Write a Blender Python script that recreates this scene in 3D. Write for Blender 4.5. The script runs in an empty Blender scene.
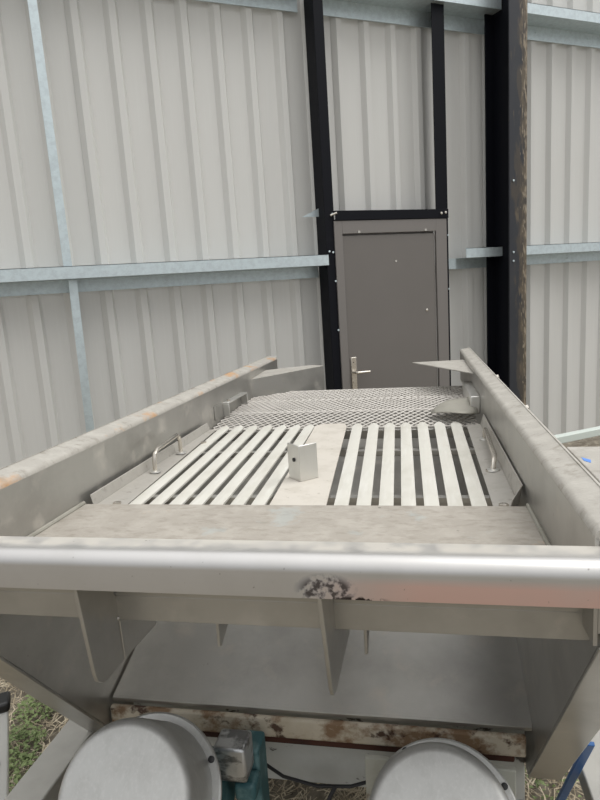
import bpy, bmesh, math, random
from mathutils import Vector, Matrix
random.seed(7)
R = math.radians
sc = bpy.context.scene
col = sc.collection

# ------------------------------------------------------------------ camera
cam_d = bpy.data.cameras.new('camera'); cam = bpy.data.objects.new('camera', cam_d); col.objects.link(cam)
cam_d.sensor_fit = 'VERTICAL'; cam_d.sensor_height = 36.0; cam_d.lens = 608.0 / 800.0 * 36.0
cam_d.clip_start = 0.02; cam_d.clip_end = 200
cx = Vector((0.9169946882, -0.3935997994, -0.0648069415))
cy = Vector((0.1310431433, 0.1437937520, 0.9808929868))
cz = Vector((-0.3767604495, -0.9079661639, 0.1834366617))
mw = Matrix((cx, cy, cz)).transposed().to_4x4(); mw.translation = Vector((0, 0, 1.70))
cam.matrix_world = mw
sc.camera = cam

# ------------------------------------------------------------------ overcast sky, soft sun, exposure
world = bpy.data.worlds.new('overcast_sky'); sc.world = world; world.use_nodes = True
nt = world.node_tree; nt.nodes.clear()
tc = nt.nodes.new('ShaderNodeTexCoord'); sx = nt.nodes.new('ShaderNodeSeparateXYZ')
rp = nt.nodes.new('ShaderNodeValToRGB'); bg = nt.nodes.new('ShaderNodeBackground'); wo = nt.nodes.new('ShaderNodeOutputWorld')
rp.color_ramp.elements[0].position = 0.0; rp.color_ramp.elements[0].color = (0.32, 0.33, 0.34, 1)
rp.color_ramp.elements[1].position = 1.0; rp.color_ramp.elements[1].color = (1.0, 1.0, 1.0, 1)
nt.links.new(tc.outputs['Generated'], sx.inputs[0]); nt.links.new(sx.outputs['Z'], rp.inputs[0])
nt.links.new(rp.outputs[0], bg.inputs[0]); nt.links.new(bg.outputs[0], wo.inputs[0])
bg.inputs[1].default_value = 0.9
sun_d = bpy.data.lights.new('veiled_sun_offscreen', 'SUN'); sun = bpy.data.objects.new('veiled_sun_offscreen', sun_d); col.objects.link(sun)
sun_d.energy = 1.0; sun_d.angle = R(50); sun_d.color = (1.0, 0.985, 0.95)
sun.rotation_euler = Vector((0.52, -0.30, 1.0)).to_track_quat('Z', 'Y').to_euler(); sun.location = (4, -4, 8)
vs = sc.view_settings
sc.display_settings.display_device = 'sRGB'
vs.view_transform = 'Standard'; vs.look = 'None'; vs.gamma = 1.0; vs.use_curve_mapping = False
vs.exposure = 0.88

# ------------------------------------------------------------------ materials
MATS = {}
def mat(name, base, rough=0.5, metal=0.0, spots=(), bump=None, spec=0.5, streak=None):
    """base: linear rgb.  spots: list of (colour, noise scale, lo, hi, mapping scale, strength)."""
    m = bpy.data.materials.new(name); m.use_nodes = True; t = m.node_tree
    b = t.nodes['Principled BSDF']; b.inputs['Roughness'].default_value = rough
    b.inputs['Metallic'].default_value = metal; b.inputs['Specular IOR Level'].default_value = spec
    co = t.nodes.new('ShaderNodeTexCoord')
    rgb = t.nodes.new('ShaderNodeRGB'); rgb.outputs[0].default_value = (*base, 1); cur = rgb.outputs[0]
    mcur = None; 
    for i, s in enumerate(spots):
        c, sc_, lo, hi, ms, k = s[:6]
        mp = t.nodes.new('ShaderNodeMapping'); mp.inputs['Scale'].default_value = ms
        mp.inputs['Location'].default_value = (i * 3.1 + 0.7, i * 1.7, i * 2.3)
        n = t.nodes.new('ShaderNodeTexNoise'); n.inputs['Scale'].default_value = sc_; n.inputs['Detail'].default_value = 5; n.inputs['Roughness'].default_value = 0.62
        r = t.nodes.new('ShaderNodeMapRange'); r.inputs['From Min'].default_value = lo; r.inputs['From Max'].default_value = hi
        r.inputs['To Max'].default_value = k
        mx = t.nodes.new('ShaderNodeMix'); mx.data_type = 'RGBA'
        t.links.new(co.outputs['Object'], mp.inputs[0]); t.links.new(mp.outputs[0], n.inputs['Vector']); t.links.new(n.outputs[0], r.inputs[0])
        t.links.new(r.outputs[0], mx.inputs[0]); t.links.new(cur, mx.inputs[6]); mx.inputs[7].default_value = (*c, 1); cur = mx.outputs[2]
        if len(s) > 6:          # this spot is non-metal dirt
            sb = t.nodes.new('ShaderNodeMath'); sb.operation = 'MULTIPLY'
            inv = t.nodes.new('ShaderNodeMath'); inv.operation = 'SUBTRACT'; inv.inputs[0].default_value = 1.0
            t.links.new(r.outputs[0], inv.inputs[1]); t.links.new(inv.outputs[0], sb.inputs[0])
            if mcur is None: sb.inputs[1].default_value = metal
            else: t.links.new(mcur, sb.inputs[1])
            mcur = sb.outputs[0]
    t.links.new(cur, b.inputs['Base Color'])
    if mcur is not None: t.links.new(mcur, b.inputs['Metallic'])
    if bump:
        sc_, st, ms = bump
        mp = t.nodes.new('ShaderNodeMapping'); mp.inputs['Scale'].default_value = ms
        n = t.nodes.new('ShaderNodeTexNoise'); n.inputs['Scale'].default_value = sc_; n.inputs['Detail'].default_value = 4
        bp = t.nodes.new('ShaderNodeBump'); bp.inputs['Strength'].default_value = st; bp.inputs['Distance'].default_value = 0.004
        t.links.new(co.outputs['Object'], mp.inputs[0]); t.links.new(mp.outputs[0], n.inputs['Vector'])
        t.links.new(n.outputs[0], bp.inputs['Height']); t.links.new(bp.outputs[0], b.inputs['Normal'])
    MATS[name] = m
    return m
I1 = (1, 1, 1)
mat('cladding', (0.62, 0.613, 0.585), 0.45, 0, [((0.56, 0.55, 0.522), 1.6, .45, .75, (1, 1, .25), .5), ((0.68, 0.68, 0.66), 30, .5, .8, (3, 3, .05), .35)])
mat('galvanised', (0.60, 0.68, 0.70), 0.42, 0.55, [((0.50, 0.56, 0.58), 26, .42, .62, I1, .7), ((0.72, 0.78, 0.80), 60, .55, .7, (1, 1, 3), .5)])
mat('black_steel', (0.0045, 0.005, 0.008), 0.55, 0, [((0.012, 0.012, 0.014), 9, .6, .8, I1, .6), ((0.25, 0.24, 0.22), 40, .74, .80, (1, 1, .6), .5)], spec=.15)
rf = mat('rusty_flange', (0.018, 0.020, 0.026), 0.55, 0, [((0.034, 0.034, 0.036), 7, .45, .7, (1, 1, .5), .6)])
def rust_side(m):
    t = m.node_tree; b = t.nodes['Principled BSDF']; cur = b.inputs['Base Color'].links[0].from_socket
    co = t.nodes.new('ShaderNodeTexCoord'); s = t.nodes.new('ShaderNodeSeparateXYZ'); t.links.new(co.outputs['Object'], s.inputs[0])
    for c, sc_, off, thr in (((0.050, 0.041, 0.032), 9, -.10, 0), ((0.10, 0.078, 0.052), 16, .02, 0), ((0.26, 0.215, 0.155), 34, .12, 0)):
        mp = t.nodes.new('ShaderNodeMapping'); mp.inputs['Scale'].default_value = (1.8, 1, .45); t.links.new(co.outputs['Object'], mp.inputs[0])
        n = t.nodes.new('ShaderNodeTexNoise'); n.inputs['Scale'].default_value = sc_; n.inputs['Detail'].default_value = 6; t.links.new(mp.outputs[0], n.inputs['Vector'])
        ma = t.nodes.new('ShaderNodeMath'); ma.operation = 'MULTIPLY_ADD'; ma.inputs[1].default_value = 2.6; t.links.new(s.outputs['X'], ma.inputs[0]); t.links.new(n.outputs[0], ma.inputs[2])
        r = t.nodes.new('ShaderNodeMapRange'); r.inputs['From Min'].default_value = .56 + off; r.inputs['From Max'].default_value = .66 + off; t.links.new(ma.outputs[0], r.inputs[0])
        mx = t.nodes.new('ShaderNodeMix'); mx.data_type = 'RGBA'; t.links.new(r.outputs[0], mx.inputs[0]); t.links.new(cur, mx.inputs[6]); mx.inputs[7].default_value = (*c, 1); cur = mx.outputs[2]
    t.links.new(cur, b.inputs['Base Color'])
rust_side(rf)
mat('door_paint', (0.150, 0.137, 0.125), 0.45, 0, [((0.165, 0.15, 0.138), 2, .4, .7, I1, .5)])
mat('door_frame_paint', (0.185, 0.170, 0.158), 0.45)
mat('chrome', (0.62, 0.58, 0.52), 0.25, 0.9)
mat('stainless', (0.44, 0.43, 0.405), 0.36, 0.8, [((0.29, 0.28, 0.26), 4, .45, .65, (1, 1, 1), .45), ((0.50, 0.46, 0.40), 9, .56, .74, I1, .6, 1), ((0.16, 0.13, 0.10), 45, .70, .76, I1, .7, 1)], bump=(60, .05, (1, .1, 1)))
mat('stainless_bright', (0.66, 0.65, 0.62), 0.36, 0.8, [((0.55, 0.53, 0.49), 10, .5, .75, I1, .5)], bump=(70, .06, (.15, 1, 1)))
mat('dusty_top', (0.38, 0.36, 0.325), 0.75, 0.15, [((0.44, 0.42, 0.38), 16, .45, .62, I1, .8), ((0.25, 0.23, 0.195), 30, .53, .68, I1, .65), ((0.50, 0.27, 0.11), 6, .57, .67, (1, .7, 1), .75), ((0.12, 0.10, 0.08), 60, .70, .76, I1, .7)], bump=(120, .25, I1))
mat('dusty_top_plain', (0.38, 0.36, 0.325), 0.75, 0.15, [((0.44, 0.42, 0.38), 16, .45, .62, I1, .8), ((0.25, 0.23, 0.195), 30, .53, .68, I1, .65), ((0.12, 0.10, 0.08), 60, .70, .76, I1, .7)], bump=(120, .25, I1))
mat('dusty_shelf', (0.34, 0.312, 0.272), 0.8, 0.1, [((0.42, 0.39, 0.345), 13, .44, .62, I1, .6), ((0.22, 0.195, 0.16), 26, .50, .68, (1, 2, 1), .45), ((0.36, 0.39, 0.38), 6, .60, .66, I1, .5), ((0.52, 0.36, 0.22), 7, .66, .74, I1, .5), ((0.07, 0.06, 0.05), 34, .69, .73, I1, .8)], bump=(90, .35, I1))
mat('slat', (0.61, 0.595, 0.54), 0.5, 0.1, [((0.48, 0.46, 0.40), 10, .45, .7, (1, .5, 1), .6), ((0.70, 0.69, 0.65), 24, .5, .7, (2, .2, 1), .5), ((0.40, 0.37, 0.31), 60, .68, .76, I1, .5)])
mat('mesh_steel', (0.58, 0.55, 0.51), 0.55, 0.25, [((0.46, 0.43, 0.39), 8, .45, .7, I1, .6)])
mat('dusty_pale', (0.54, 0.505, 0.45), 0.75, 0.1, [((0.46, 0.425, 0.37), 14, .45, .65, I1, .7), ((0.30, 0.27, 0.22), 40, .62, .72, I1, .6)])
mat('dusty_tray', (0.43, 0.41, 0.375), 0.55, 0.4, [((0.33, 0.31, 0.275), 12, .45, .62, I1, .7, 1), ((0.20, 0.18, 0.15), 30, .60, .70, I1, .6, 1)])
mat('weathered_plate', (0.36, 0.345, 0.30), 0.6, 0.4, [((0.20, 0.19, 0.155), 7, .45, .65, I1, .7, 1)])
mat('rust_cream', (0.52, 0.47, 0.38), 0.7, 0, [((0.40, 0.34, 0.25), 6, .42, .6, I1, .7), ((0.16, 0.08, 0.03), 11, .47, .58, (1, 1, 1.3), .85), ((0.05, 0.020, 0.010), 17, .55, .63, (1, 1, 1.3), .95)], bump=(40, .4, I1))
mat('rust_dark', (0.055, 0.018, 0.010), 0.85, 0, [((0.025, 0.012, 0.008), 14, .45, .65, I1, .8)], bump=(40, .5, I1))
mat('beam_white', (0.46, 0.47, 0.45), 0.7, 0, [((0.33, 0.33, 0.31), 5, .45, .7, I1, .6), ((0.045, 0.035, 0.028), 9, .56, .60, (1, 1, 1.6), .9)])
mat('motor_silver', (0.45, 0.45, 0.435), 0.45, 0.6, [((0.37, 0.365, 0.35), 12, .45, .7, (2, 2, .5), .6), ((0.52, 0.52, 0.505), 45, .5, .7, (3, 3, .3), .5)])
mat('teal_paint', (0.035, 0.11, 0.125), 0.5, 0, [((0.12, 0.22, 0.23), 14, .52, .65, I1, .8), ((0.05, 0.045, 0.035), 9, .58, .7, I1, .8)])
mat('foil_silver', (0.55, 0.56, 0.57), 0.35, 0.8, [((0.13, 0.13, 0.13), 16, .48, .58, (1, 1, 2.2), .8)], bump=(22, 1.0, I1))
mat('mount_cream', (0.42, 0.42, 0.37), 0.7, 0, [((0.30, 0.29, 0.24), 9, .45, .65, I1, .7), ((0.12, 0.06, 0.03), 14, .62, .70, I1, .8)])
mat('rail_grey', (0.40, 0.39, 0.36), 0.55, 0.3, [((0.32, 0.31, 0.285), 8, .45, .7, I1, .6)])
mat('pale_rail', (0.55, 0.60, 0.56), 0.6, 0)
mat('white_plastic', (0.72, 0.73, 0.72), 0.45, 0)
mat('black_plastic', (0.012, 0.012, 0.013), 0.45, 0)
mat('blue_paint', (0.012, 0.085, 0.26), 0.45, 0, [((0.03, 0.15, 0.38), 12, .5, .7, I1, .5)])
mat('blue_mark', (0.10, 0.24, 0.62), 0.7, 0)
mat('soil', (0.20, 0.175, 0.135), 0.95, 0, [((0.11, 0.092, 0.068), 5, .45, .65, I1, .8), ((0.33, 0.295, 0.23), 22, .5, .68, I1, .8), ((0.05, 0.042, 0.03), 40, .6, .7, I1, .7)], bump=(30, 1.0, I1))
mat('straw', (0.56, 0.49, 0.36), 0.8, 0, [((0.34, 0.28, 0.19), 9, .42, .6, I1, .9)])
mat('grass', (0.17, 0.22, 0.085), 0.7, 0, [((0.10, 0.14, 0.05), 3, .42, .6, I1, .9)])
mat('cable_rubber', (0.02, 0.02, 0.022), 0.6)

def lip_material():
    """brushed stainless lip; pinkish wash over its front on one half, one dark scrape."""
    m = mat('lip_steel', (0.52, 0.51, 0.50), 0.36, 0.8, [((0.45, 0.44, 0.42), 6, .45, .7, I1, .5)], bump=(60, .04, (.1, 1, 1)))
    t = m.node_tree; b = t.nodes['Principled BSDF']; cur = b.inputs['Base Color'].links[0].from_socket
    co = t.nodes.new('ShaderNodeTexCoord'); s = t.nodes.new('ShaderNodeSeparateXYZ'); t.links.new(co.outputs['Object'], s.inputs[0])
    def ramp(sock, pts):
        mr = t.nodes.new('ShaderNodeMapRange'); mr.inputs['From Min'].default_value, mr.inputs['From Max'].default_value = pts
        t.links.new(sock, mr.inputs[0]); return mr.outputs[0]
    def mul(a, c):
        k = t.nodes.new('ShaderNodeMath'); k.operation = 'MULTIPLY'; t.links.new(a, k.inputs[0])
        if isinstance(c, float): k.inputs[1].default_value = c
        else: t.links.new(c, k.inputs[1])
        return k.outputs[0]
    def mixc(f, a, c):
        mx = t.nodes.new('ShaderNodeMix'); mx.data_type = 'RGBA'; t.links.new(f, mx.inputs[0]); t.links.new(a, mx.inputs[6])
        mx.inputs[7].default_value = (*c, 1); return mx.outputs[2]
    # dusty on the top band (behind the bend)
    n0 = t.nodes.new('ShaderNodeTexNoise'); n0.inputs['Scale'].default_value = 18; t.links.new(co.outputs['Object'], n0.inputs['Vector'])
    fd = mul(ramp(s.outputs['Y'], (-0.588, -0.570)), ramp(n0.outputs[0], (.25, .55)))
    cur = mixc(fd, cur, (0.50, 0.475, 0.43))
    # pinkish tint on the face, fading in along X
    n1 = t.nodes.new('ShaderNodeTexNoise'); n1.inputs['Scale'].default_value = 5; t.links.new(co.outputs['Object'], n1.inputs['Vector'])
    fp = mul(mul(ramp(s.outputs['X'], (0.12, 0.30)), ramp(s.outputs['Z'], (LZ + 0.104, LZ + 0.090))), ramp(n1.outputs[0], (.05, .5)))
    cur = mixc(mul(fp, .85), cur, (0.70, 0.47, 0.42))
    # scrape
    mp = t.nodes.new('ShaderNodeMapping'); mp.inputs['Location'].default_value = (-0.160 / 0.046, 0, -(LZ + 0.081) / 0.025); mp.inputs['Scale'].default_value = (1 / 0.046, 0, 1 / 0.025)
    t.links.new(co.outputs['Object'], mp.inputs[0])
    ln = t.nodes.new('ShaderNodeVectorMath'); ln.operation = 'LENGTH'; t.links.new(mp.outputs[0], ln.inputs[0])
    n2 = t.nodes.new('ShaderNodeTexNoise'); n2.inputs['Scale'].default_value = 85; n2.inputs['Detail'].default_value = 6; t.links.new(co.outputs['Object'], n2.inputs['Vector'])
    fs = mul(ramp(ln.outputs['Value'], (1.1, 0.70)), ramp(n2.outputs[0], (.40, .53)))
    cur = mixc(mul(fs, .95), cur, (0.03, 0.022, 0.02))
    mp2 = t.nodes.new('ShaderNodeMapping'); mp2.inputs['Location'].default_value = (-0.205 / 0.045, 0, -(LZ + 0.0665) / 0.0050); mp2.inputs['Scale'].default_value = (1 / 0.045, 0, 1 / 0.0050)
    t.links.new(co.outputs['Object'], mp2.inputs[0]); l2 = t.nodes.new('ShaderNodeVectorMath'); l2.operation = 'LENGTH'; t.links.new(mp2.outputs[0], l2.inputs[0])
    cur = mixc(mul(ramp(l2.outputs['Value'], (1.2, 0.6)), ramp(n2.outputs[0], (.46, .52))), cur, (0.03, 0.022, 0.02))
    n3 = t.nodes.new('ShaderNodeTexNoise'); n3.inputs['Scale'].default_value = 95; t.links.new(co.outputs['Object'], n3.inputs['Vector'])
    cur = mixc(mul(ramp(n3.outputs[0], (.74, .78)), .5), cur, (0.10, 0.08, 0.07))
    t.links.new(cur, b.inputs['Base Color'])
    # dirt kills the mirror
    mt = t.nodes.new('ShaderNodeMath'); mt.operation = 'MAXIMUM'; t.links.new(fd, mt.inputs[0]); t.links.new(fs, mt.inputs[1])
    mr = t.nodes.new('ShaderNodeMapRange'); mr.inputs['To Min'].default_value = .8; mr.inputs['To Max'].default_value = .1; t.links.new(mt.outputs[0], mr.inputs[0])
    t.links.new(mr.outputs[0], b.inputs['Metallic'])
    return m

# ------------------------------------------------------------------ geometry helpers
class G:
    """collects shapes; build() links them as ONE mesh object"""
    def __init__(s): s.v = []; s.f = []
    def add(s, vs, fs):
        o = len(s.v); s.v += [tuple(p) for p in vs]; s.f += [tuple(i + o for i in f) for f in fs]; return s
    def box(s, x0, x1, y0, y1, z0, z1):
        return s.add([(x, y, z) for z in (z0, z1) for y in (y0, y1) for x in (x0, x1)],
                     [(0, 2, 3, 1), (4, 5, 7, 6), (0, 1, 5, 4), (2, 6, 7, 3), (0, 4, 6, 2), (1, 3, 7, 5)])
    def prism(s, pts, axis, a, b):
        """polygon pts in the two other axes, extruded along axis (0,1,2) from a to b"""
        n = len(pts)
        def P(p, t):
            q = list(p); q.insert(axis, t); return tuple(q)
        vs = [P(p, a) for p in pts] + [P(p, b) for p in pts]
        fs = [tuple(range(n))[::-1], tuple(range(n, 2 * n))] + [(i, (i + 1) % n, (i + 1) % n + n, i + n) for i in range(n)]
        return s.add(vs, fs)
    def quadplate(s, p, th):
        """plate from a polygon of 3-D points, thickened by vector th"""
        n = len(p); p = [Vector(q) for q in p]; th = Vector(th)
        vs = p + [q + th for q in p]
        fs = [tuple(range(n))[::-1], tuple(range(n, 2 * n))] + [(i, (i + 1) % n, (i + 1) % n + n, i + n) for i in range(n)]
        return s.add(vs, fs)
    def tube(s, pts, r, n=10):
        pts = [Vector(p) for p in pts]; vs = []; fs = []; m = len(pts); ref = None
        for i, p in enumerate(pts):
            d = (pts[min(i + 1, m - 1)] - pts[max(i - 1, 0)]).normalized()
            if ref is None: ref = d.orthogonal().normalized()
            ref = (ref - d * ref.dot(d)).normalized(); q = d.cross(ref)
            rr = r[i] if isinstance(r, (list, tuple)) else r
            vs += [p + ref * (rr * math.cos(2 * math.pi * k / n)) + q * (rr * math.sin(2 * math.pi * k / n)) for k in range(n)]
        for i in range(m - 1):
            for k in range(n):
                k2 = (k + 1) % n; fs.append((i * n + k, i * n + k2, (i + 1) * n + k2, (i + 1) * n + k))
        fs += [tuple(range(n))[::-1], tuple(range((m - 1) * n, m * n))]
        return s.add(vs, fs)
    def lathe(s, c, ax, prof, n=48):
        """prof: list of (radius, distance along ax)"""
        c = Vector(c); ax = Vector(ax).normalized(); a = ax.orthogonal().normalized(); b = ax.cross(a); vs = []; fs = []
        for r, t in prof:
            vs += [c + ax * t + a * (max(r, 1e-4) * math.cos(2 * math.pi * k / n)) + b * (max(r, 1e-4) * math.sin(2 * math.pi * k / n)) for k in range(n)]
        for i in range(len(prof) - 1):
            for k in range(n):
                k2 = (k + 1) % n; fs.append((i * n + k, i * n + k2, (i + 1) * n + k2, (i + 1) * n + k))
        fs += [tuple(range(n))[::-1], tuple(range((len(prof) - 1) * n, len(prof) * n))]
        return s.add(vs, fs)
    def strip(s, prof, axis, a, b, th):
        """open profile polyline (in the two other axes) given thickness th, extruded along axis"""
        n = len(prof); off = []
        for i in range(n):
            p0 = Vector(prof[max(i - 1, 0)]); p1 = Vector(prof[min(i + 1, n - 1)]); d = (p1 - p0).normalized()
            off.append((prof[i][0] - d.y * th, prof[i][1] + d.x * th))
        for i in range(n - 1):
            s.prism([prof[i], prof[i + 1], off[i + 1], off[i]], axis, a, b)
        return s
    def build(s, name, material, parent=None, origin=(0, 0, 0), bevel=0, seg=2, weld=False):
        o = Vector(origin); me = bpy.data.meshes.new(name)
        me.from_pydata([tuple(Vector(p) - o) for p in s.v], [], s.f)
        bm = bmesh.new(); bm.from_mesh(me)
        if weld: bmesh.ops.remove_doubles(bm, verts=bm.verts, dist=1e-5)
        bmesh.ops.recalc_face_normals(bm, faces=bm.faces); bm.to_mesh(me); bm.free()
        me.materials.append(MATS[material]); me.shade_smooth(); me.set_sharp_from_angle(angle=R(32))
        ob = bpy.data.objects.new(name, me); col.objects.link(ob)
        if parent: ob.parent = parent
        else: ob.location = o
        if bevel:
            b = ob.modifiers.new('bevel', 'BEVEL'); b.width = bevel; b.segments = seg; b.limit_method = 'ANGLE'; b.angle_limit = R(40)
        return ob
def tag(o, label, cat=None, group=None, kind=None):
    if label: o['label'] = label
    if cat: o['category'] = cat
    if group: o['group'] = group
    if kind: o['kind'] = kind
    return o
def empty(name, loc):
    e = bpy.data.objects.new(name, None); col.objects.link(e); e.location = loc; e.empty_display_size = 0.1; return e
def dup(o, name, loc, parent):
    c = o.copy(); c.name = name; c.parent = parent; c.location = loc; col.objects.link(c); return c

# ================================================================== SETTING
# ---- ground
g = G(); N = 60; x0, x1, y0, y1 = -14., 16., -12., 12.
vs_ = []
for j in range(N + 1):
    for i in range(N + 1):
        x = x0 + (x1 - x0) * i / N; y = y0 + (y1 - y0) * j / N
        vs_.append((x, y, random.uniform(-.012, .012) - .012))
g.add(vs_, [(j * (N + 1) + i, j * (N + 1) + i + 1, (j + 1) * (N + 1) + i + 1, (j + 1) * (N + 1) + i) for j in range(N) for i in range(N)])
tag(g.build('ground', 'soil'), 'bare brown soil ground scattered with straw under the machine', kind='structure')

# ---- corrugated wall: folded sheets side by side
PITCH = 0.233; YC = 4.372; WALL_H = 5.6
wall = empty('wall_back', (0, YC, 0)); tag(wall, 'light grey corrugated steel cladding wall behind the machine', kind='structure')
prof = []
for k in range(4):
    b0 = k * PITCH
    prof += [(b0, 0.034), (b0 + .032, 0.0), (b0 + .074, 0.0), (b0 + .092, 0.034)]
prof.append((4 * PITCH, 0.034)); prof.append((4 * PITCH + .026, 0.0065))
sg = G(); n = len(prof)
sg.add([(x, y, z) for z in (0.03, WALL_H) for x, y in prof], [(i, i + 1, i + 1 + n, i + n) for i in range(n - 1)])
sheet = sg.build('cladding_sheet', 'cladding', wall); sheet.data.shade_flat()
sol = sheet.modifiers.new('thickness', 'SOLIDIFY'); sol.thickness = 0.0025; sol.offset = 0
for k in range(-5, 9):
    loc = (0.405 + k * 4 * PITCH, (k % 2) * 0.004, 0)
    if k == -5: sheet.location = loc
    else: dup(sheet, 'cladding_sheet', loc, wall)

# ---- Z-section girts
def girt(xa, xb, z0, label, group, screws=(), drop=.083):
    root = empty('wall_girt', ((xa + xb) / 2, 4.17, z0)); o = root.location.copy()
    tag(root, label, 'steel girt', group)
    G().box(xa, xb, 4.168, 4.171, z0, z0 + .078).box(xa, xb, 4.168, 4.184, z0 + .0745, z0 + .078).build('inner_flange', 'galvanised', root, o)
    G().box(xa, xb, 4.171, 4.366, z0, z0 + .003).build('web', 'galvanised', root, o)
    G().box(xa, xb, 4.363, 4.366, z0 - drop + .016, z0).build('outer_flange', 'galvanised', root, o)
    G().box(xa, xb, 4.355, 4.366, z0 - drop, z0 - drop + .003).box(xa, xb, 4.363, 4.366, z0 - drop + .003, z0 - drop + .016).build('return_lip', 'galvanised', root, o)
    b0 = None
    for x in screws:
        if b0 is None:
            b0 = G().lathe((0, 0, 0), (0, -1, 0), [(.008, 0), (.008, .002), (.005, .002), (.005, .006)], 10).build('screw', 'galvanised', root); b0.location = Vector((x, 4.3625, z0 - .045)) - o
        else: dup(b0, 'screw', Vector((x, 4.3625, z0 - .045)) - o, root)
    return root
gg = 'galvanised Z girts on the cladding wall'
ZM, ZT = 1.841, 3.738
girt(-4.5, 2.035, ZM, 'long galvanised girt running up to the door post, halfway up the wall', gg, [-.4, .02, .34, .85, 1.32, 1.78, 1.94])
girt(3.29, 3.665, ZM, 'short galvanised girt stub between the door and the rusty column', gg, [3.40, 3.52, 3.62])
girt(3.70, 8.6, ZM, 'galvanised girt halfway up the wall, starting at the rusty column away from door', gg, [4.1, 4.6, 5.1])
girt(-4.5, 1.99, ZT, 'upper galvanised girt high on the wall, ending at the post on the handle side', gg, [.6, 1.1, 1.6], .112)
girt(2.12, 3.665, ZT, 'upper galvanised girt spanning above the grey door', gg, [2.5, 2.9, 3.4], .112)
girt(3.70, 8.6, ZT, 'upper galvanised girt beyond the rusty column, high on the wall', gg, [4.2, 4.8], .112)
# thin outer cleat that carries the stub to the door post
r_ = G().box(3.155, 3.29, 4.30, 4.366, ZM - .083, ZM + .004).build('girt_cleat', 'galvanised', None, (3.22, 4.33, ZM - .083), .002)
tag(r_, 'dull grey steel cleat joining the girt stub to the door post', 'cleat')

# ---- galvanised upright straps by the corner
def strut(name, pts, label, mt='galvanised'):
    (xa, za), (xb, zb) = pts; o = ((xa + xb) / 2, 4.25, min(za, zb)); w = .026
    q = G()
    q.quadplate([(xa - w, 4.232, za), (xa + w, 4.232, za), (xb + w, 4.232, zb), (xb - w, 4.232, zb)], (0, .004, 0))
    q.quadplate([(xa - w, 4.236, za), (xa - w, 4.262, za), (xb - w, 4.262, zb), (xb - w, 4.236, zb)], (.004, 0, 0))
    tag(q.build(name, mt, None, o), label, 'steel strut')
strut('bracing_strut', [(.216, ZM + .004), (.211, ZT - .002)], 'galvanised upright strut on the wall between upper and middle girts')
strut('bracing_strut', [(.232, ZM - .004), (.212, 0.0)], 'galvanised upright strut on the wall from middle girt down to the ground')

# ---- columns
def hcolumn(name, xa, xb, ya, yb, z1, tf, tw, label, face):
    o = ((xa + xb) / 2, (ya + yb) / 2, 0); root = empty(name, o); tag(root, label, 'column'); xm = (xa + xb) / 2
    G().box(xa, xb, ya, ya + tf, 0, z1).build('front_flange', face, root, o, .002)
    G().box(xm - tw / 2, xm + tw / 2, ya + tf, yb - tf, 0, z1).build('web', 'black_steel', root, o)
    G().box(xa, xb, yb - tf, yb, 0, z1).build('back_flange', 'black_steel', root, o, .002)
    return root, o
c2, o2 = hcolumn('steel_column', 3.591, 3.771, 4.0, 4.285, WALL_H, .013, .009, 'big black H-section steel column with rust and mud streaks on its flange', 'rusty_flange')
for z in (ZM + .02, ZM - .05, 2.42):
    G().lathe((3.63, 4.0, z), (0, -1, 0), [(.009, 0), (.009, .006), (.004, .007)], 6).build('bolt_or_dark_disc', 'galvanised', c2, o2)
# post on the handle side of the door: channel
o1 = (2.07, 4.27, 0); c1 = empty('steel_post', o1); tag(c1, 'black steel channel post beside the door handle', 'post')
G().box(2.037, 2.113, 4.20, 4.206, 0, WALL_H).build('front_flange', 'black_steel', c1, o1, .0015)
G().box(2.037, 2.043, 4.206, 4.352, 0, WALL_H).build('web', 'black_steel', c1, o1)
G().box(2.043, 2.113, 4.346, 4.352, 0, WALL_H).build('back_flange', 'black_steel', c1, o1)
for x, z in ((2.06, ZM + .10), (2.09, ZM + .092), (2.10, 2.21), (2.10, 1.72), (2.10, 1.35)):
    G().lathe((x, 4.20, z), (-.3, -1, .1), [(.008, 0), (.008, .006), (.004, .007)], 6).build('bolt_or_dark_disc', 'galvanised', c1, o1)
G().quadplate([(1.90, 4.30, 2.205), (2.037, 4.30, 2.205), (2.037, 4.30, 2.265)], (0, .004, 0)).build('corner_cleat', 'galvanised', c1, o1)
G().tube([(2.085, 4.199, 2.20), (2.125, 4.170, 2.215)], .009, 8).build('stud', 'chrome', c1, o1)
o3 = (3.09, 4.28, 0); c3 = empty('steel_post', o3); tag(c3, 'black steel post on the hinge side of the door', 'post')
G().box(3.035, 3.150, 4.215, 4.222, 0, ZT + .3).build('front_flange', 'black_steel', c3, o3, .0015)
G().box(3.143, 3.150, 4.222, 4.352, 0, ZT + .3).build('web', 'black_steel', c3, o3)
for x, z in ((3.145, 2.03), (3.145, 1.6)):
    G().lathe((x, 4.215, z), (0, -1, 0), [(.008, 0), (.008, .005), (.004, .006)], 6).build('bolt_or_dark_disc', 'galvanised', c3, o3)
ol = (2.6, 4.2, 2.163); ln_ = empty('door_lintel', ol); tag(ln_, 'black steel channel lintel lying across the top of the grey door', 'lintel')
G().box(2.114, 3.034, 4.180, 4.186, 2.163, 2.232).build('face', 'black_steel', ln_, ol, .0015)
G().box(2.114, 3.034, 4.186, 4.34, 2.226, 2.232).build('top_flange', 'black_steel', ln_, ol)
G().box(2.114, 3.034, 4.186, 4.34, 2.163, 2.169).build('bottom_flange', 'black_steel', ln_, ol)
G().box(3.034, 3.13, 4.180, 4.2145, 2.163, 2.232).build('end_plate', 'black_steel', ln_, ol, .0015)
for x, z in ((3.06, 2.20), (3.10, 2.205)):
    G().lathe((x, 4.180, z), (0, -1, 0), [(.011, 0), (.011, .006), (.005, .008)], 6).build('bolt_or_dark_disc', 'chrome', ln_, ol)

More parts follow.
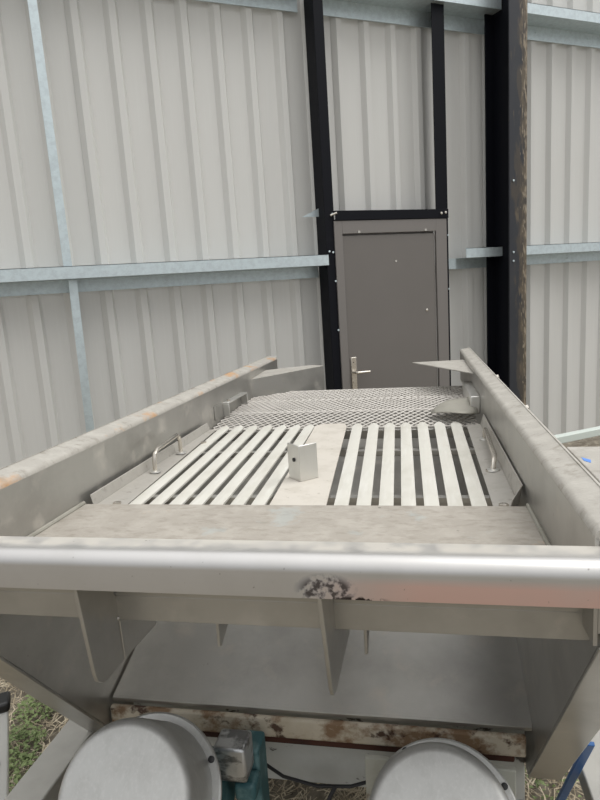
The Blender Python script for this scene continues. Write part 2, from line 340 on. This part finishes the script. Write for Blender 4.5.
# ---- door
od = (2.61, 4.18, 0); door = empty('door_1', od); tag(door, 'closed dark grey steel door with a silver lever handle', kind='structure')
XL, XR, XA, XB, ZD = 2.105, 3.115, 2.170, 3.012, 2.064
G().box(XL, XA, 4.187, 4.212, 0, 2.160).build('jamb', 'door_frame_paint', door, od, .003)
G().box(XB, XR, 4.187, 4.212, 0, 2.160).build('jamb', 'door_frame_paint', door, od, .003)
G().box(XA, XB, 4.187, 4.212, ZD, 2.160).build('frame_head', 'door_frame_paint', door, od, .003)
G().box(XA + .004, XB - .010, 4.200, 4.222, 0.01, ZD - .014).build('door_leaf', 'door_paint', door, od, .002)
G().box(XA, XB, 4.224, 4.236, 0, ZD).build('rebate', 'door_paint', door, od)
G().box(2.190, 2.240, 4.191, 4.200, 0.865, 1.13).build('handle_plate', 'chrome', door, od, .006, 3)
hp = [o for o in door.children if o.name.startswith('handle_plate')][0]
def sub(gm, name, m): return gm.build(name, m, hp, od)
sub(G().tube([(2.215, 4.192, 1.012), (2.215, 4.146, 1.012), (2.221, 4.139, 1.012), (2.238, 4.137, 1.012), (2.323, 4.137, 1.010)], [.012, .012, .012, .0115, .0105], 12), 'lever', 'chrome')
sub(G().lathe((2.212, 4.1912, .935), (0, -1, 0), [(.011, 0), (.011, .004), (.006, .004)], 14), 'key_cylinder', 'chrome')
sub(G().lathe((2.212, 4.1912, 1.09), (0, -1, 0), [(.004, 0), (.004, .002)], 8), 'screw', 'black_plastic')
G().lathe((2.914, 4.200, 1.443), (0, -1, 0), [(.012, 0), (.012, .004), (.006, .007)], 14).build('spy_hole', 'chrome', door, od)
G().lathe((2.636, 4.200, 1.846), (0, -1, 0), [(.009, 0), (.009, .002)], 12).build('plug', 'chrome', door, od)
for x in (2.30, 2.90): G().box(x, x + .02, 4.183, 4.187, ZD + .004, ZD + .020).build('frame_stud', 'chrome', door, od)

# ---- pale rail bench behind the machine
ob_ = (3.6, 3.0, 0); bench = empty('rail_stand', ob_); tag(bench, 'low pale green steel rail on legs, behind the machine by the wall', 'rail')
G().box(3.02, 4.9, 2.97, 3.03, .55, .60).build('top_rail', 'pale_rail', bench, ob_, .004)
G().box(3.02, 4.9, 3.20, 3.25, .47, .51).build('lower_rail', 'galvanised', bench, ob_, .004)
for x in (3.05, 4.82):
    G().box(x, x + .05, 2.975, 3.025, 0, .55).build('leg', 'pale_rail', bench, ob_, .003)
    G().box(x, x + .05, 3.20, 3.245, 0, .47).build('leg', 'pale_rail', bench, ob_, .003)
    G().box(x + .005, x + .045, 3.025, 3.20, .40, .44).build('stretcher', 'pale_rail', bench, ob_, .003)

# ================================================================== MACHINE (tilted, turned frame)
O = Vector((0.54890095, 1.36885671, 1.15310684))
BU = Vector((0.82966168, -0.55826651, 0.0)); BV = Vector((0.55812282, 0.82944813, -0.02268733)); BW = Vector((0.01266558, 0.01882281, 0.99974261))
ROT = Matrix((BU, BV, BW)).transposed()
def mroot(name, u, v, w):
    e = empty(name, O + ROT @ Vector((u, v, w))); e.rotation_euler = ROT.to_euler(); return e
WG = -1.15                           # base of the machine in its own frame
LZ = -WG                             # mesh z of the w = 0 plane
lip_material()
mo = (0, 0, WG)
M = mroot('vibrating_feeder', *mo)
tag(M, 'grey stainless steel vibrating feeder on a frame, with rust and dust', 'machine')
def P(gm, name, m, bevel=0, parent=None, seg=2): return gm.build(name, m, parent or M, mo, bevel, seg)

UL, UR = -0.607, 0.555               # inner faces of the side walls
def arc(cx_, cy_, r, a0, a1, n=6): return [(cx_ + r * math.cos(R(a0 + (a1 - a0) * i / n)), cy_ + r * math.sin(R(a0 + (a1 - a0) * i / n))) for i in range(n + 1)]
# side walls: inner plate, folded dusty top, outer return
for s, u0, v1 in ((-1, UL, 2.42), (1, UR, 2.40)):
    w_ = P(G().prism([(u0, -.03), (u0, .142), (u0 + s * .006, .142), (u0 + s * .006, -.03)], 1, -.541, v1), 'side_wall', 'stainless')
    tp = arc(u0 + s * .016, .142, .016, 180 if s > 0 else 0, 90, 5)
    prof_ = tp + [(u0 + s * .052, .166)] + arc(u0 + s * .052, .158, .010, 90, 0 if s > 0 else 180, 4) + [(u0 + s * .062, .05), (u0 + s * .058, .05), (u0 + s * .056, .15), (u0 + s * .018, .150), (u0 + s * .006, .138)]
    P(G().prism(prof_, 1, -.541, v1), 'top_flange', 'dusty_top' if s < 0 else 'dusty_top_plain', parent=None)
    P(G().box(min(u0 + s * .007, u0 + s * .061), max(u0 + s * .007, u0 + s * .061), -.540, -.536, -.01, .148), 'end_cap', 'stainless')
    P(G().box(min(u0, u0 + s * .062), max(u0, u0 + s * .062), v1, v1 + .006, -.03, .160), 'end_cap', 'stainless', .003)
# lower side plates with sloping front edge and outward flange
def wline(v): return -.197 - 1.23 * (v + .394)
for s, u0 in ((-1, UL - .006), (1, UR + .013)):
    vt = -.52
    pts = [(vt, wline(vt)), (.10, wline(.10)), (.16, wline(.10)), (.60, -.62), (2.30, -.42), (2.40, -.05), (-.541, -.009), (-.541, wline(-.53))]
    P(G().prism(pts, 0, u0, u0 + s * .007), 'side_plate', 'stainless')
    fw_ = .085
    P(G().quadplate([(u0, vt, wline(vt)), (u0, .10, wline(.10)), (u0 + s * fw_, .10, wline(.10)), (u0 + s * fw_, vt, wline(vt))], (0, -.005, -.004)), 'edge_flange', 'stainless', .002)
# raised front lip
lipp = [(-.541, .130), (-.582, .1305)] + arc(-.583, .1065, .024, 90, 180, 9) + [(-.607, .066), (-.602, .066), (-.602, .107)] + arc(-.583, .1065, .019, 180, 90, 7) + [(-.541, .1255)]
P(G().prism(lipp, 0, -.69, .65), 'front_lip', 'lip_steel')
# front shelf
P(G().box(UL, UR, -.474, 0.0, -.008, 0.0), 'front_shelf', 'dusty_shelf', .001)
P(G().prism([(-.474, 0), (-.541, .1255), (-.546, .1255), (-.481, -.001), (-.481, -.008), (-.474, -.008)], 0, UL, UR), 'back_slope', 'stainless')
P(G().tube([(UL + .004, -.47, .003), (UL + .004, -.002, .003)], .006, 8), 'weld_bead', 'weathered_plate')
P(G().tube([(UR - .004, -.47, .003), (UR - .004, -.002, .003)], .005, 8), 'weld_bead', 'weathered_plate')
# plate under the shelf, gussets
P(G().box(UL, .568, -.481, -.475, -.057, -.008), 'apron_plate', 'stainless', .001)
for a, b in ((-.69, UL - .014), (.576, .65)): P(G().box(a, b, -.481, -.475, -.057, .10), 'apron_end', 'stainless', .001)
def gusset(u, q):
    P(G().prism(q, 0, u - .0035, u + .0035), 'gusset', 'stainless', .001)
gusset(-.264, [(-.600, .060), (-.576, -.108), (-.570, -.125), (-.556, -.137), (-.540, -.141), (-.470, -.143), (-.331, -.152), (-.331, -.009), (-.482, -.009), (-.550, .10), (-.600, .10)])
gusset(.148, [(-.600, .060), (-.545, -.128), (-.530, -.150), (-.505, -.158), (-.300, -.170), (-.300, -.009), (-.482, -.009), (-.550, .10), (-.600, .10)])
P(G().tube([(-.2605, -.478, -.06), (-.2605, -.476, -.10), (-.2605, -.474, -.141)], .0022, 6), 'weld_bead', 'stainless')
P(G().lathe((-.262, -.481, -.055), (.7, -.7, 0), [(.005, 0), (.004, .003), (.001, .004)], 8), 'weld_spot', 'stainless')
for u in (-.095, .195): P(G().prism([(-.405, -.009), (-.405, -.150), (-.395, -.154), (-.20, -.06), (-.20, -.009)], 0, u - .003, u + .003), 'rib', 'stainless', .001)
# chute pan
P(G().prism([(.035, -.603), (.45, -.4575), (.45, -.4675), (.035, -.613)], 0, UL, UR + .013), 'chute_pan', 'stainless')
P(G().prism([(.45, -.4575), (2.30, -.30), (2.30, -.31), (.45, -.4675)], 0, UL, UR + .013), 'inner_pan', 'stainless')
P(G().box(UL, UR + .012, 2.29, 2.30, -.30, -.085), 'end_plate', 'stainless')
P(G().quadplate([(UL, .028, -.606), (UR + .012, .028, -.606), (UR + .012, .046, -.599), (UL, .046, -.599)], (0, .002, -.012)), 'pan_edge', 'stainless', .001)
P(G().box(UL - .002, UR - .005, .010, .028, -.682, -.622), 'front_bar', 'rust_cream', .006)
P(G().box(UL + .10, UR - .03, .03, .10, -.715, -.682), 'rust_strip', 'rust_dark', .006)
P(G().box(UL, UR + .012, .14, .155, -.93, -.62), 'cross_beam', 'beam_white', .003)
# cross bars below the slats
for v in (.30, .92): P(G().box(UL, UR, v, v + .030, -.120, -.09), 'cross_bar', 'stainless', .003)
P(G().box(UL, UR, 1.055, 1.075, -.080, -.042), 'cross_bar', 'stainless', .003)
P(G().box(UL, UR, 1.90, 1.925, -.060, -.016), 'cross_bar', 'stainless', .003)
# outlet: converging side plate, flanges
A_, B_ = Vector((UL, 1.76, 0)), Vector((-.243, 2.06, 0))
P(G().quadplate([(A_.x, A_.y, -.03), (B_.x, B_.y, -.03), (B_.x, B_.y, .128), (A_.x, A_.y, .100)], (-.003, .005, 0)), 'outlet_plate', 'stainless', .0015)
P(G().quadplate([(A_.x, A_.y, .100), (B_.x, B_.y, .128), (B_.x - .07, B_.y + .05, .130), (UL, 2.10, .110)], (0, 0, -.004)), 'outlet_flange', 'dusty_top_plain', .001)
P(G().quadplate([(.268, 2.045, .128), (UR, 2.06, .130), (UR, 1.48, .128)], (0, 0, -.005)), 'outlet_flange', 'dusty_top_plain', .001)
# clamp blocks on the side walls
def clamp(s, u0, v0, v1, w0, w1):
    a, b = sorted((u0, u0 - s * .034))
    q = P(G().box(a, b, v0, v1, w1 - .008, w1).box(a, b, v0, v0 + .008, w0, w1 - .008).box(a, b, v1 - .008, v1, w0, w1 - .008), 'clamp', 'stainless_bright', .002)
    for v in (v0 + .05,): P(G().lathe(((a + b) / 2, v, w1), (0, 0, 1), [(.010, 0), (.010, .006), (.004, .007)], 6), 'clamp_bolt', 'chrome', parent=q)
    # inherit frame
clamp(-1, UL, 1.24, 1.56, -.004, .062)
P(G().box(UR - .040, UR, 1.16, 1.62, .0, .072), 'clamp', 'stainless_bright', .004)
P(G().box(UL, UL + .004, 1.12, 1.235, .0, .065), 'wall_pad', 'stainless', .001)
# outer bracket plate on the far side wall with a blue chalk mark
P(G().box(UR + .062, UR + .175, -.46, -.085, .152, .1655), 'bracket_plate', 'dusty_top_plain', .002)
P(G().add([(UR + .070, -.175, .1663), (UR + .083, -.195, .1663), (UR + .078, -.215, .1663), (UR + .069, -.200, .1663)], [(0, 1, 2, 3)]).quadplate([(UR + .070, -.175, .1655), (UR + .083, -.195, .1655), (UR + .078, -.215, .1655), (UR + .069, -.200, .1655)], (0, 0, .0007)), 'paint_mark', 'blue_mark')
for v in (.45, 1.15): P(G().lathe((UR + .066, v, .150), (1, 0, .3), [(.011, -.005), (.011, .008), (.005, .009)], 6), 'bolt_or_dark_disc', 'chrome')
# base rails, legs, springs
for s, ui, uo in ((-1, -.682, -.786), (1, .690, .795)):
    a, b = sorted((ui, uo))
    P(G().box(a, b, -.62, 2.30, -.78, -.72), 'base_rail', 'rail_grey', .004)
    for v in (-.56, .9, 2.1): P(G().box(a + .01, b - .01, v, v + .08, WG - .03, -.78), 'leg', 'rail_grey', .003)
    for v in (.70, 2.05):
        c = (a + b) / 2
        P(G().tube([(c + .035 * math.cos(t * .7), v + .035 * math.sin(t * .7), -.72 + .0022 * t) for t in range(0, 64)], .007, 6), 'spring', 'black_plastic')
        q = sorted((ui + (.001 if s > 0 else -.001), uo))
        P(G().box(min(UR + .020 if s > 0 else uo, uo), max(UL - .013 if s < 0 else uo, uo), v - .06, v + .06, -.580, -.572), 'spring_seat', 'rail_grey', .002)
# vibration motors
def motor(c, ax, Rr):
    c = Vector(c); ax = Vector(ax).normalized(); D = .145
    mt = P(G().lathe(c - ax * (D + .30), ax, [(Rr * .70, 0), (Rr * .74, .012), (Rr * .74, .26), (Rr * .84, .27), (Rr * .84, .285)], 40), 'vibration_motor', 'teal_paint')
    P(G().lathe(c - ax * (D + .014), ax, [(Rr * 1.10, 0), (Rr * 1.125, .003), (Rr * 1.125, .011), (Rr * 1.10, .014)], 64), 'end_flange', 'motor_silver', parent=mt)
    dome = [(Rr, -D), (Rr, -.022)] + [(Rr - .022 + .022 * math.cos(R(a)), -.022 + .022 * math.sin(R(a))) for a in (15, 30, 45, 60, 75, 90)] + [(Rr * .6, .0015), (Rr * .3, .003), (0, .0035)]
    P(G().lathe(c, ax, dome, 64), 'end_cover', 'motor_silver', parent=mt)
    a = ax.orthogonal().normalized(); b = ax.cross(a)
    for k in range(4):
        d = a * math.cos(k * math.pi / 2 + 1.2) + b * math.sin(k * math.pi / 2 + 1.2)
        P(G().lathe(c - ax * D + d * Rr * 1.06, ax, [(.0075, 0), (.0075, .004), (.004, .005)], 12), 'bolt_or_dark_disc', 'black_plastic', parent=mt)  # raised black disc, its colour standing in for the shade inside a flange hole
    return mt
AX2 = Vector((-.07, -.73, .68))
AX = Vector((-.04, -math.cos(R(40)), math.sin(R(40))))
m1 = motor((-.330, -.44, -.486), AX, .152)
m2 = motor((.322, -.36, -.548), AX2, .150)
P(G().box(-.226, -.142, -.175, -.10, -.668, -.572), 'terminal_box', 'foil_silver', .008, parent=m1)
P(G().box(-.19, -.132, -.099, -.02, -.86, -.635), 'motor_foot', 'teal_paint', .008, parent=m1)
P(G().box(-.185, -.128, -.16, -.10, -.735, -.685), 'cable_gland', 'teal_paint', .010, parent=m1)
for a, b in ((.140, .205), (.440, .515)): P(G().box(a, b, -.055, -.040, -.86, -.665), 'mount_plate', 'mount_cream', .003)

# ---- bar grates (lift out): fanned slats, side tray with handle
near = [-.470, -.411, -.353, -.295, -.237, -.179, -.121, .104, .161, .218, .274, .331, .388, .445]
far = [-.534, -.469, -.405, -.340, -.277, -.214, -.156, .046, .114, .180, .246, .313, .381, .446]
def slat(un, uf, root, ro):
    v0, v1 = -.045, 1.065; hw0, hw1 = .0185, .0208; g = G(); ns = 5
    rows = []
    def row(v, u, hw, dz):
        return [(u + hw * k, v, -.013 + dz - .002 * k * k) for k in (-1, -.5, 0, .5, 1)]
    stations = [(v0, 0, 1), (.45, .44, 1), (v1 - .055, .95, 1), (v1 - .036, .97, .90), (v1 - .015, .985, .62), (v1, 1, .25)]
    for v, t, k in stations:
        top = row(v, un + (uf - un) * t, (hw0 + (hw1 - hw0) * t) * k, 0)
        bot = [(x, y, -.021) for x, y, z in reversed(top)]
        rows.append(top + bot)
    n = 10
    for r in rows: g.v += r
    for i in range(len(rows) - 1):
        for k in range(n): g.f.append((i * n + k, i * n + (k + 1) % n, (i + 1) * n + (k + 1) % n, (i + 1) * n + k))
    g.f += [tuple(range(n)), tuple(range((len(rows) - 1) * n, len(rows) * n))]
    return g.build('slat', 'slat', root, ro)
for s, idx, lab in ((-1, range(0, 7), 'fanned grate of pale slats next to the orange-stained side wall, tray with round handle'),
                    (1, range(7, 14), 'fanned grate of pale slats with dark gaps next to the plain dusty side wall')):
    ro = ((-.33 if s < 0 else .29), .5, -.05); root = mroot('bar_grate', *ro)
    tag(root, lab, 'grate', 'lift-out bar grates in the feeder deck')
    for i in idx: slat(near[i], far[i], root, ro)
    # support bars under the slats
    ua, ub = (-.575, -.105) if s < 0 else (.045, .50)
    for v in (.12, .62): G().box(ua, ub, v, v + .025, -.034, -.0215).build('support_bar', 'stainless', root, ro)
    # side tray
    if s < 0:
        ui0, ui1, uo = -.498, -.562, -.582
        q = [(ui0, .004, -.012), (uo, .004, -.004), (uo - .004, .012, .020), (uo - .004, .98, .020), (uo, .99, -.004), (ui1, .99, -.012)]
        t = G().quadplate([(ui0, .004, -.016), (uo, .004, -.010), (uo, .985, -.010), (ui1, .985, -.016)], (0, 0, -.004))
        t.quadplate([(uo, .012, -.012), (uo - .006, .012, .022), (uo - .006, .97, .022), (uo, .985, -.012)], (-.003, 0, 0))
    else:
        ui0, ui1, uo = .477, .486, .538
        t = G().quadplate([(ui0, .004, -.016), (uo - .030, .004, -.012), (uo, .055, -.010), (uo, .985, -.010), (ui1, .985, -.016)], (0, 0, -.004))
        t.quadplate([(uo, .055, -.012), (uo + .010, .065, .032), (uo + .010, .97, .032), (uo, .985, -.012)], (.003, 0, 0))
        t.quadplate([(uo - .030, .004, -.014), (uo - .022, .002, .016), (uo + .010, .065, .032), (uo, .055, -.012)], (.002, -.002, 0))
    tr = t.build('side_tray', 'dusty_tray', root, ro, .0012)
    if s < 0:
        hb = [(-.550, 0.345, -.010), (-.550, 0.347, .028), (-.550, 0.355, .046), (-.551, 0.375, .056), (-.556, 0.560, .062), (-.557, 0.577, .054), (-.557, 0.585, .038), (-.557, 0.587, -.010)]
    else:
        hb = [(.512, .34, -.010), (.513, .342, .004), (.516, .352, .018), (.520, .375, .026), (.528, .70, .032), (.528, .72, .026), (.528, .73, .012), (.528, .732, -.010)]
    G().tube(hb, .0075, 10).build('handle', 'chrome', tr, ro)
    for b in (hb[0], hb[-1]): G().lathe((b[0], b[1], -.011), (0, 0, 1), [(.019, 0), (.018, .004), (.009, .006)], 14).build('handle_foot', 'stainless_bright', tr, ro)
    for v in (.04, .75 if s < 0 else .34):
        uu = (ui0 - .03) if s < 0 else (ui0 + .025)
        G().lathe((uu, v, -.0145), (0, 0, 1), [(.012, 0), (.012, .006), (.005, .008)], 6).build('bolt_or_dark_disc', 'chrome', tr, ro)
# ---- centre plate between the grates with square tube stub
ro = (-.03, .5, -.03); root = mroot('centre_plate', *ro); tag(root, 'flat dusty centre strip between the two slat grates, with silver angle bracket', 'plate')
G().quadplate([(-.088, .012, -.010), (.064, -.03, -.010), (.064, .0, -.010), (.006, 1.0, -.010), (-.010, 1.055, -.010), (-.105, 1.055, -.010), (-.128, 1.015, -.010)], (0, 0, -.006)).build('strip', 'dusty_pale', root, ro, .001)
st = G().prism([(-.032, -.032), (.032, -.032), (.032, -.027), (-.027, -.027), (-.027, .032), (-.032, .032)], 2, 0, .108)
ca, sa = math.cos(R(44)), math.sin(R(44))
st.v = [(-.041 + x * ca - y * sa, .272 + x * sa + y * ca, -.010 + z) for x, y, z in st.v]
so = st.build('angle_stub', 'stainless_bright', root, ro, .002)
hx, hy = -.041 - .0325 * ca + .004 * sa, .272 - .0325 * sa - .004 * ca
G().lathe((hx, hy, .052), (-ca, -sa, 0), [(.006, -.001), (.006, .003), (.003, .004)], 12).build('bolt_or_dark_disc', 'black_plastic', so, ro)  # black disc painting the darkness of a drilled hole, no real opening

# ---- expanded metal panels behind the grates
def mesh_panel(v0, v1, dw0, dw1, label):
    ro = (-.03, (v0 + v1) / 2, -.012); root = mroot('expanded_metal_panel', *ro)
    tag(root, label, 'metal mesh', 'expanded metal panels over the outlet')
    ua, ub = UL + .004, UR - .004; LW, SW = .034, .027
    ncol = int((ub - ua) / (LW / 2)); nrow = int((v1 - v0) / SW); g = G()
    def W(v): return dw0 + (dw1 - dw0) * (v - v0) / (v1 - v0)
    th, hw = .003, .0030
    for r in range(nrow + 1):
        vb = v0 + r * SW
        for c in range(ncol):
            ph = (c + r) % 2
            ua_ = ua + c * LW / 2; ub_ = ua_ + LW / 2
            va, vb2 = (vb - SW * .42, vb + SW * .42) if ph == 0 else (vb + SW * .42, vb - SW * .42)
            va = min(max(va, v0), v1); vb2 = min(max(vb2, v0), v1)
            wa, wb = W(va) + .0022, W(vb2) + .0022
            g.add([(ua_, va - hw, wa), (ub_, vb2 - hw, wb), (ub_, vb2 + hw, wb + .002), (ua_, va + hw, wa + .002), (ua_, va - hw, wa - th), (ub_, vb2 - hw, wb - th), (ub_, vb2 + hw, wb + .002 - th), (ua_, va + hw, wa + .002 - th)],
                  [(0, 1, 2, 3), (7, 6, 5, 4), (0, 4, 5, 1), (2, 6, 7, 3)])
    o = g.build('expanded_mesh', 'mesh_steel', root, ro); o['kind'] = 'stuff'
    for v in (v0, v1): G().box(ua, ub, v - .006, v + .006, W(v) - .004, W(v) + .004).build('edge_strip', 'mesh_steel', root, ro, .001)
mesh_panel(1.045, 1.310, -.030, -.008, 'expanded metal mesh panel right behind the slat ends')
mesh_panel(1.325, 1.610, -.010, -.002, 'middle one of three expanded metal mesh panels')
mesh_panel(1.625, 1.915, -.008, .000, 'expanded metal mesh panel at the outlet end towards the door')
# bent loose plate lying on the mesh in the corner
ro = (.44, 1.15, 0); bp_ = mroot('bent_plate', *ro); tag(bp_, 'bent scrap of sheet metal lying on the mesh corner by the grate', 'sheet scrap')
gp = G(); nn = 8; mm_ = 8; pts = []
for j in range(mm_ + 1):
    for i in range(nn + 1):
        a = i / nn; b = j / mm_
        u = .352 + (.542 - .352) * a
        fr = 1.150 - .120 * math.sin(min(1, a / .72) * math.pi / 2) + (.07 * ((a - .72) / .28) if a > .72 else 0); bk = 1.185 + .13 * a
        v = fr + (bk - fr) * b
        w = .0045 + .020 * math.sin(math.pi * min(1, a * .95)) * (1 - b) + .040 * b * min(1, a * 2.6) ** .7
        pts.append((u, v, w))
gp.add(pts, [(j * (nn + 1) + i, j * (nn + 1) + i + 1, (j + 1) * (nn + 1) + i + 1, (j + 1) * (nn + 1) + i) for j in range(mm_) for i in range(nn)])
sh = gp.build('sheet', 'weathered_plate', bp_, ro); so_ = sh.modifiers.new('thickness', 'SOLIDIFY'); so_.thickness = .003; so_.offset = 1

# ---- blue strap, cable, white post
ro = (.70, .1, -.9)
bs = mroot('blue_strut', *ro); tag(bs, 'slim blue painted steel bar slanting beside the side plate above straw', 'bar')
G().quadplate([(.661, -.10, -.545), (.683, -.10, -.545), (.683, .318, -1.150), (.661, .318, -1.150)], (.0, .008, .006)).build('bar', 'blue_paint', bs, ro, .002)
cb = mroot('power_cable', 0, 0, -1.0); tag(cb, 'thin dark rubber cable hanging under the cream cross beam', 'cable')
G().tube([(-.20, .10, -.83), (-.12, .085, -.868), (-.02, .08, -.885), (.08, .085, -.88), (.16, .10, -.86)], .005, 8).build('cable_run', 'cable_rubber', cb, (0, 0, -1.0))
G().tube([(.035, .078, -.880), (.02, .06, -.90), (.002, .03, -.96), (-.004, .0, -1.05), (-.01, -.03, -1.13)], .006, 8).build('cable_drop', 'cable_rubber', cb, (0, 0, -1.0))
op = (-.34, 2.03, 0); wp = empty('marker_post', op); tag(wp, 'white plastic upright post with a black cap beside the base rail', 'post')
lean = .137
G().quadplate([(-.375, 2.0, 0), (-.313, 2.0, 0), (-.313 + lean * .42, 2.0, .42), (-.375 + lean * .42, 2.0, .42)], (0, .06, 0)).build('shaft', 'white_plastic', wp, op, .006)
G().quadplate([(-.382 + lean * .42, 1.993, .42), (-.306 + lean * .42, 1.993, .42), (-.308 + lean * .455, 1.993, .455), (-.380 + lean * .455, 1.993, .455)], (0, .074, 0)).build('cap', 'black_plastic', wp, op, .010)
G().lathe((-.355 + lean * .25, 2.0, .25), (0, -1, 0), [(.018, -.002), (.018, .003)], 12).build('plug', 'black_plastic', wp, op)

# ---- straw and weeds on the ground
def blades(name, n, area, m, label, cat, hgt, length, width, flat):
    g = G()
    for _ in range(n):
        x = random.uniform(area[0], area[1]); y = random.uniform(area[2], area[3]); a = random.uniform(0, math.tau)
        L = length * random.uniform(.4, 1.3); w = width * random.uniform(.6, 1.3); z = random.uniform(.0, .018)
        dx, dy = math.cos(a), math.sin(a); nx, ny = -dy * w, dx * w
        if flat:
            b = random.uniform(-.25, .25) * L; z2 = z + random.uniform(-.01, .02); zm = z + random.uniform(0, .015)
            p = [(x, y, z), (x + dx * L / 2 - dy * b, y + dy * L / 2 + dx * b, zm), (x + dx * L, y + dy * L, z2)]
        else:
            h = hgt * random.uniform(.5, 1.2)
            p = [(x, y, -.01), (x + dx * L * .35, y + dy * L * .35, h * .75), (x + dx * L, y + dy * L, h)]
        o = len(g.v)
        for k, q in enumerate(p):
            t = 1 if k < 2 or flat else .15
            g.v += [(q[0] - nx * t, q[1] - ny * t, q[2]), (q[0] + nx * t, q[1] + ny * t, q[2] + .001)]
        g.f += [(o, o + 1, o + 3, o + 2), (o + 2, o + 3, o + 5, o + 4)]
    ob = g.build(name, m); tag(ob, label, cat, kind='stuff'); return ob
blades('straw_litter', 22000, (-1.1, 2.4, .8, 3.3), 'straw', 'dry straw litter scattered over the soil around the machine', 'straw', 0, .075, .0016, True)
# weeds: leafy clumps
def weeds(name, spots, label):
    g = G()
    for (cx_, cy_, rr, n, hh) in spots:
        for _ in range(n):
            a = random.uniform(0, math.tau); r = rr * math.sqrt(random.random()); x, y = cx_ + r * math.cos(a), cy_ + r * math.sin(a)
            h = hh * random.uniform(.3, 1.0) * (1 - .5 * r / rr); L = random.uniform(.012, .030); w = L * random.uniform(.22, .40); b = random.uniform(0, math.tau); up = random.uniform(-.3, .8)
            d = Vector((math.cos(b), math.sin(b), up)).normalized(); s_ = d.cross(Vector((0, 0, 1))).normalized(); c = Vector((x, y, h)); o = len(g.v)
            lift = Vector((0, 0, w * .4))
            g.v += [tuple(c), tuple(c + d * L * .5 + s_ * w + lift), tuple(c + d * L - Vector((0, 0, L * .2))), tuple(c + d * L * .5 - s_ * w + lift), tuple(c + d * L * .5)]
            g.f += [(o, o + 1, o + 4), (o + 1, o + 2, o + 4), (o + 2, o + 3, o + 4), (o + 3, o, o + 4)]
    tag(g.build(name, 'grass'), label, 'weeds', kind='stuff')
weeds('green_weeds', [(-.22, 2.58, .10, 260, .07), (-.30, 2.38, .11, 330, .08), (-.27, 2.22, .10, 220, .07), (1.38, 1.34, .10, 60, .04), (1.25, 1.42, .08, 40, .04), (-.15, 2.10, .08, 90, .06)], 'low green weeds growing through the straw beside the base rail')
